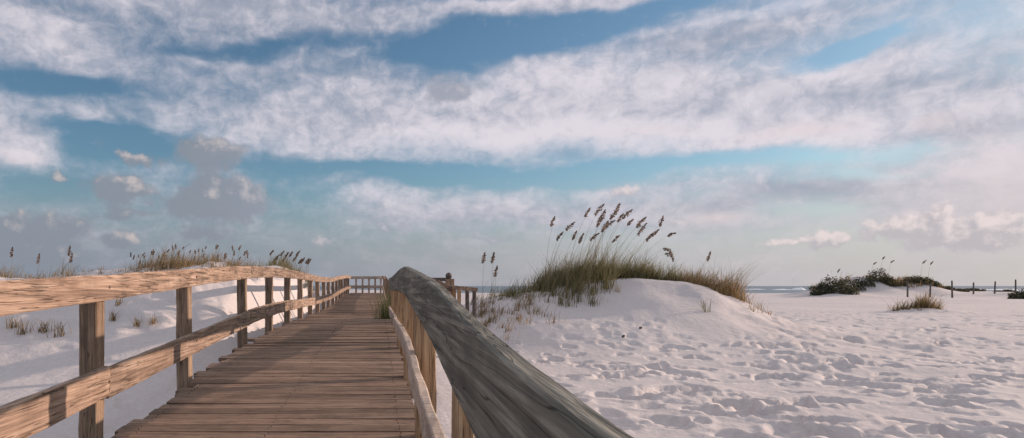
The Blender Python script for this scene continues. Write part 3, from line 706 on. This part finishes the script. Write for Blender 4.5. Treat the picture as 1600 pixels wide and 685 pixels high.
# ------------------------------------------------------------------ sky
def sky():
    w = bpy.data.worlds.new('World'); scene.world = w; w.use_nodes = True
    nt = w.node_tree; nt.nodes.clear()
    out = N(nt, 'ShaderNodeOutputWorld')
    sk = N(nt, 'ShaderNodeTexSky', sky_type='NISHITA', sun_disc=False, sun_elevation=R(SUN_EL), sun_rotation=R(90-SUN_AZ), altitude=0, air_density=1.0, dust_density=1.0, ozone_density=2.0)
    K = 2**(-EXPO)
    D = N(nt, 'ShaderNodeTexCoord').outputs['Generated']
    sx = N(nt, 'ShaderNodeSeparateXYZ'); L(nt, D, sx.inputs[0]); X, Y, Z = sx.outputs
    deg = 180/math.pi
    az = mth(nt, 'MULTIPLY', mth(nt, 'ARCTAN2', X, Y), deg); el = mth(nt, 'MULTIPLY', mth(nt, 'ARCSINE', Z), deg)
    cb = N(nt, 'ShaderNodeCombineXYZ'); L(nt, az, cb.inputs[0]); L(nt, el, cb.inputs[1]); V = cb.outputs[0]
    # plane of high cloud for perspective-true streaks
    zc = mth(nt, 'ADD', mth(nt, 'MAXIMUM', Z, 0), .13)
    pl = N(nt, 'ShaderNodeCombineXYZ'); L(nt, mth(nt, 'DIVIDE', X, zc), pl.inputs[0]); L(nt, mth(nt, 'DIVIDE', Y, zc), pl.inputs[1]); PL = pl.outputs[0]
    def warp(vec, sc, amp, det=3, sy=1.0):
        mp = N(nt, 'ShaderNodeMapping', inp={'Scale': (sc, sc*sy, 1)}); L(nt, vec, mp.inputs[0])
        n = noise(nt, mp.outputs[0], 1.0, det, .55)
        s = N(nt, 'ShaderNodeVectorMath', operation='SUBTRACT', inp={1: (.5, .5, .5)}); L(nt, n.outputs[1], s.inputs[0])
        a = N(nt, 'ShaderNodeVectorMath', operation='MULTIPLY_ADD', inp={1: (amp[0], amp[1], 0)}); L(nt, s.outputs[0], a.inputs[0]); L(nt, vec, a.inputs[2])
        return a.outputs[0]
    VW = warp(V, .11, (9, 3.5), 3, 2.2)       # for the high veil
    VC = warp(V, .42, (2.6, 2.6), 5)         # for cumulus
    def ae(px, py):
        a = math.atan((px-VX)/F); e = math.atan((HY-py)/math.hypot(F, px-VX)); return a*deg, e*deg
    def blobs(vec, lst, start=0.0, inner=.0):
        acc = start
        for (px, py, rx, ry, rot, amp) in lst:
            a, e = ae(px, py); a1, _ = ae(px+rx, py); a0, _ = ae(px-rx, py); _, e1 = ae(px, py-ry); _, e0 = ae(px, py+ry)
            mp = N(nt, 'ShaderNodeMapping', vector_type='TEXTURE', inp={'Location': (a, e, 0), 'Rotation': (0, 0, R(rot)), 'Scale': ((a1-a0)/2, (e1-e0)/2, 1)}); L(nt, vec, mp.inputs[0])
            ln = N(nt, 'ShaderNodeVectorMath', operation='LENGTH'); L(nt, mp.outputs[0], ln.inputs[0])
            mr = N(nt, 'ShaderNodeMapRange', interpolation_type='SMOOTHSTEP', inp={'From Min': 1.25, 'From Max': inner, 'To Min': 0, 'To Max': amp}); L(nt, ln.outputs['Value'], mr.inputs[0])
            acc = mth(nt, 'ADD', mr.outputs[0], acc)
        return acc
    def sm(v, a, b, lo=0, hi=1):
        n = N(nt, 'ShaderNodeMapRange', interpolation_type='SMOOTHSTEP', inp={'From Min': a, 'From Max': b, 'To Min': lo, 'To Max': hi}); L(nt, v, n.inputs[0]); return n.outputs[0]
    # --- blue sky
    blue = mixc(nt, 1.0, sk.outputs[0], (.82, 1.01, 1.09, 1), 'MULTIPLY')
    # --- high veil
    VS = warp(V, .25, (3.0, 1.6), 3, 1.6)
    n1 = noise(nt, PL, 1.1, 7, .62, .1).outputs[0]
    stm = N(nt, 'ShaderNodeMapping', inp={'Scale': (.05, .16, 1), 'Rotation': (0, 0, R(-9))}); L(nt, VS, stm.inputs[0])
    n2 = noise(nt, stm.outputs[0], 1.0, 8, .6, .1).outputs[0]
    stf = N(nt, 'ShaderNodeMapping', inp={'Scale': (.20, .50, 1), 'Rotation': (0, 0, R(-16))}); L(nt, VS, stf.inputs[0])
    n3 = noise(nt, stf.outputs[0], 1.0, 8, .6, 0).outputs[0]
    n4 = noise(nt, VS, .75, 7, .62, 0).outputs[0]                # puffy mottling
    bl = blobs(VW, [
        (500, 130, 260, 60, 0, .18), (1000, 120, 180, 50, 10, .25), (1300, 320, 500, 50, 0, .45), (870, 150, 260, 80, 0, .3), (640, 190, 400, 62, 0, .50), (980, 180, 330, 90, 0, .42), (1290, 165, 420, 120, 0, .55), (1560, 280, 240, 190, 0, .55), (1200, 40, 260, 45, 0, .35),
        (60, 55, 180, 50, 0, .55), (400, 18, 420, 42, 0, .55), (900, 4, 420, 16, 0, .6), (310, 92, 75, 16, 0, .30), (140, 178, 60, 13, 6, .50), (25, 225, 85, 38, 0, .55),
        (760, 330, 360, 38, -2, .50), (1090, 342, 130, 34, 0, .40), (1250, 290, 200, 30, 3, .35), (250, 190, 90, 20, 0, .1), (500, 200, 230, 30, 0, .2), (840, 110, 130, 28, 0, .25), (1000, 300, 120, 16, 0, .25),
        (840, 54, 300, 36, 4, -1.15), (620, 60, 120, 20, 0, -.25), (90, 130, 200, 30, 0, -.8), (175, 215, 140, 46, 0, -.9), (410, 75, 200, 24, 6, -.5), (1330, 78, 110, 19, 22, -.95), (1270, 95, 40, 12, 20, -.2),
        (620, 266, 320, 22, -2, -.8), (1000, 265, 440, 20, 0, -.8), (1330, 268, 140, 17, 0, -.42), (1240, 335, 130, 18, 0, -.30), (460, 300, 110, 40, 0, -.4), (480, 340, 100, 30, 0, -.2), (90, 290, 160, 34, 0, -.5), (1380, 150, 40, 10, 10, -.15)], .30)
    dens = mth(nt, 'ADD', bl, mth(nt, 'MULTIPLY', mth(nt, 'SUBTRACT', n2, .5), 1.3)); dens = mth(nt, 'ADD', dens, mth(nt, 'MULTIPLY', mth(nt, 'SUBTRACT', n3, .5), .7)); dens = mth(nt, 'ADD', dens, mth(nt, 'MULTIPLY', mth(nt, 'SUBTRACT', n4, .5), .45)); dens = mth(nt, 'ADD', dens, mth(nt, 'MULTIPLY', mth(nt, 'SUBTRACT', n1, .5), .25))
    veil = sm(dens, -.22, .95)
    br = blobs(VW, [(760, 220, 520, 34, 0, .42), (1150, 220, 420, 34, 0, .35), (300, 190, 120, 25, 0, .2), (880, 110, 160, 30, 0, .2), (1250, 120, 180, 35, 20, .25), (1500, 70, 150, 30, 15, .2), (1560, 300, 180, 120, 0, .35), (1250, 5, 350, 14, 0, .5), (800, 4, 300, 14, 0, .35),
                    (140, 178, 60, 16, 0, .3), (20, 235, 80, 24, 0, .35), (310, 92, 70, 14, 0, .2), (1100, 345, 100, 16, 0, .3), (700, 310, 300, 24, 0, .25), (100, 75, 130, 22, 0, .1),
                    (430, 22, 300, 40, 0, -.25), (1130, 55, 150, 45, 0, -.22), (1130, 150, 170, 18, 8, -.15), (1400, 135, 120, 25, 8, -.12), (1290, 292, 150, 24, 0, -.25), (900, 238, 60, 14, -10, -.3), (560, 120, 200, 25, 0, -.1), (900, 160, 260, 80, 0, .2)], .42)
    bt = mth(nt, 'ADD', br, mth(nt, 'MULTIPLY', mth(nt, 'SUBTRACT', n3, .5), .9)); bt = mth(nt, 'ADD', bt, mth(nt, 'MULTIPLY', mth(nt, 'SUBTRACT', n4, .5), 1.1)); bt = mth(nt, 'ADD', bt, mth(nt, 'MULTIPLY', mth(nt, 'SUBTRACT', n1, .5), .5), None)
    bt = sm(bt, -.05, .95)
    c_sh = lin(156, 163, 180, K); c_wh = lin(226, 219, 227, K)
    vc = mixc(nt, bt, c_sh, c_wh)
    warmth = blobs(VW, [(1240, 205, 120, 22, 0, .7), (1110, 345, 80, 14, 0, 1.0), (1560, 300, 200, 130, 0, .8), (1480, 190, 80, 16, 0, .6), (1000, 205, 120, 16, 0, .4), (20, 240, 60, 14, 0, .5), (1440, 15, 150, 10, 0, .4)], 0)
    vc = mixc(nt, mth(nt, 'MULTIPLY', warmth, .6, clamp=True), vc, lin(232, 212, 212, K))
    def mixs(f, a, b):
        n = N(nt, 'ShaderNodeMixShader'); L(nt, f, n.inputs[0]); L(nt, a, n.inputs[1]); L(nt, b, n.inputs[2]); return n.outputs[0]
    bgb = N(nt, 'ShaderNodeBackground', inp={'Strength': .085}); L(nt, blue, bgb.inputs[0])
    # right side of the sky glows towards the sun: brighter veil
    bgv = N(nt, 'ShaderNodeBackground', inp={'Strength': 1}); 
    # unseen upper sky, made brighter and neutral as added fill light for the sand
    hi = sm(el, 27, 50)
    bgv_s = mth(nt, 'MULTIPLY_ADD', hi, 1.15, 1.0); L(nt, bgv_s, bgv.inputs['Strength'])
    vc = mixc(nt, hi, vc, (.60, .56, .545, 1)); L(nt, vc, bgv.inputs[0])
    vf = mth(nt, 'MULTIPLY', veil, .96)
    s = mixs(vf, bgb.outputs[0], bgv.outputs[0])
    # --- haze near the horizon
    hz = sm(mth(nt, 'ADD', el, mth(nt, 'MULTIPLY', mth(nt, 'SUBTRACT', n2, .5), 5)), 10.5, .2)
    azr = sm(az, -25, 42)
    hc = mixc(nt, azr, lin(130, 140, 156, K), lin(190, 186, 191, K))
    hcn = mixc(nt, mth(nt, 'MULTIPLY', sm(n3, .35, .7), .35), hc, mixc(nt, azr, lin(160, 160, 174, K), lin(212, 200, 204, K)))
    bgh = N(nt, 'ShaderNodeBackground', inp={'Strength': 1}); L(nt, hcn, bgh.inputs[0])
    s = mixs(mth(nt, 'MULTIPLY', hz, .88), s, bgh.outputs[0])
    # --- cumulus
    nc = noise(nt, V, .55, 7, .62).outputs[0]; nc2 = noise(nt, V, 1.6, 5, .6).outputs[0]
    CUM = [(325, 240, 75, 30, 0, .8), (352, 308, 95, 48, 0, 1.0), (300, 322, 50, 30, 0, .5), (192, 296, 66, 30, 0, .85), (215, 250, 52, 18, 0, .6), (92, 281, 28, 13, 0, .5), (196, 335, 55, 16, 0, .55), (192, 376, 46, 16, 0, .6),
                    (40, 358, 110, 34, 0, .75), (30, 398, 190, 30, 0, .7), (320, 368, 90, 22, 0, .5), (702, 140, 66, 28, 0, .62), (600, 356, 70, 14, 0, .35), (765, 370, 60, 12, 0, .3), (120, 350, 50, 30, 0, .3)]
    def cum(off):
        vo = N(nt, 'ShaderNodeVectorMath', operation='ADD', inp={1: (*off, 0)}); L(nt, V, vo.inputs[0])
        w_ = warp(vo.outputs[0], .42, (2.6, 2.6), 5)
        n_ = noise(nt, vo.outputs[0], .55, 8, .62).outputs[0]
        return mth(nt, 'ADD', blobs(w_, CUM, 0), mth(nt, 'MULTIPLY', mth(nt, 'SUBTRACT', n_, .5), 1.15))
    md = cum((0, 0)); mo = cum((.75, .55))
    m2 = mth(nt, 'MULTIPLY', sm(md, .10, .50), .92)
    lt = sm(mth(nt, 'ADD', mth(nt, 'SUBTRACT', md, mo), mth(nt, 'MULTIPLY', mth(nt, 'SUBTRACT', nc2, .5), .35)), .14, .78)
    cc = mixc(nt, lt, lin(138, 145, 157, K), lin(204, 193, 191, K))
    cc = mixc(nt, sm(az, -18, 0), cc, mixc(nt, lt, lin(160, 164, 178, K), lin(200, 196, 205, K)))
    bgc = N(nt, 'ShaderNodeBackground', inp={'Strength': 1}); L(nt, cc, bgc.inputs[0])
    s = mixs(m2, s, bgc.outputs[0])
    # --- pink cumulus bank at right, pale ones at centre
    CUM3 = [(1476, 332, 34, 28, 0, .7), (1400, 348, 70, 22, 0, .6), (1480, 370, 130, 34, 0, .8), (1560, 350, 70, 40, 0, .5), (1300, 372, 90, 18, 0, .6), (1225, 378, 60, 12, 0, .45), (505, 376, 60, 16, 0, .36), (985, 298, 40, 12, 0, .38), (575, 405, 40, 10, 0, .25), (1100, 345, 90, 14, 0, .3)]
    def cum3(off):
        vo = N(nt, 'ShaderNodeVectorMath', operation='ADD', inp={1: (*off, 0)}); L(nt, V, vo.inputs[0])
        w_ = warp(vo.outputs[0], .55, (2.2, 2.2), 5)
        n_ = noise(nt, vo.outputs[0], .8, 8, .6).outputs[0]
        return mth(nt, 'ADD', blobs(w_, CUM3, 0), mth(nt, 'MULTIPLY', mth(nt, 'SUBTRACT', n_, .5), 1.2))
    md3 = cum3((0, 0)); mo3 = cum3((.35, .6))
    m3 = sm(md3, .16, .56, 0, .78)
    l3 = sm(mth(nt, 'ADD', mth(nt, 'SUBTRACT', md3, mo3), mth(nt, 'MULTIPLY', mth(nt, 'SUBTRACT', nc2, .5), .5)), -.15, .6)
    cc3 = mixc(nt, l3, mixc(nt, azr, lin(158, 160, 172, K), lin(188, 182, 188, K)), mixc(nt, azr, lin(196, 190, 196, K), lin(238, 222, 220, K)))
    bg3 = N(nt, 'ShaderNodeBackground', inp={'Strength': 1}); L(nt, cc3, bg3.inputs[0])
    s = mixs(m3, s, bg3.outputs[0])
    L(nt, s, out.inputs[0])
    try: w.cycles.sampling_method = 'MANUAL'; w.cycles.sample_map_resolution = 1024
    except Exception: pass
sky()
sl = bpy.data.lights.new('sun', 'SUN'); sl.energy = 3.7; sl.angle = R(.6); sl.color = (1, .77, .62)
so = bpy.data.objects.new('sun', sl); COL.objects.link(so)
from mathutils import Vector
dv = Vector((math.cos(R(SUN_EL))*math.cos(R(SUN_AZ)), math.cos(R(SUN_EL))*math.sin(R(SUN_AZ)), math.sin(R(SUN_EL))))
so.rotation_euler = dv.to_track_quat('Z', 'Y').to_euler(); so.location = dv*50

# ------------------------------------------------------------------ camera
cd = bpy.data.cameras.new('camera'); cd.sensor_width = 36; cd.lens = F/1600*36; cd.shift_x = (800-VX)/1600; cd.shift_y = (HY-342.5)/1600
cd.clip_start = .03; cd.clip_end = 20000
co = bpy.data.objects.new('camera', cd); COL.objects.link(co); co.location = (0, 0, Z0); co.rotation_euler = (R(90), 0, 0)
scene.camera = co
scene.view_settings.view_transform = 'Standard'; scene.view_settings.look = 'None'; scene.view_settings.exposure = EXPO; scene.view_settings.gamma = 1
scene.view_settings.use_curve_mapping = False
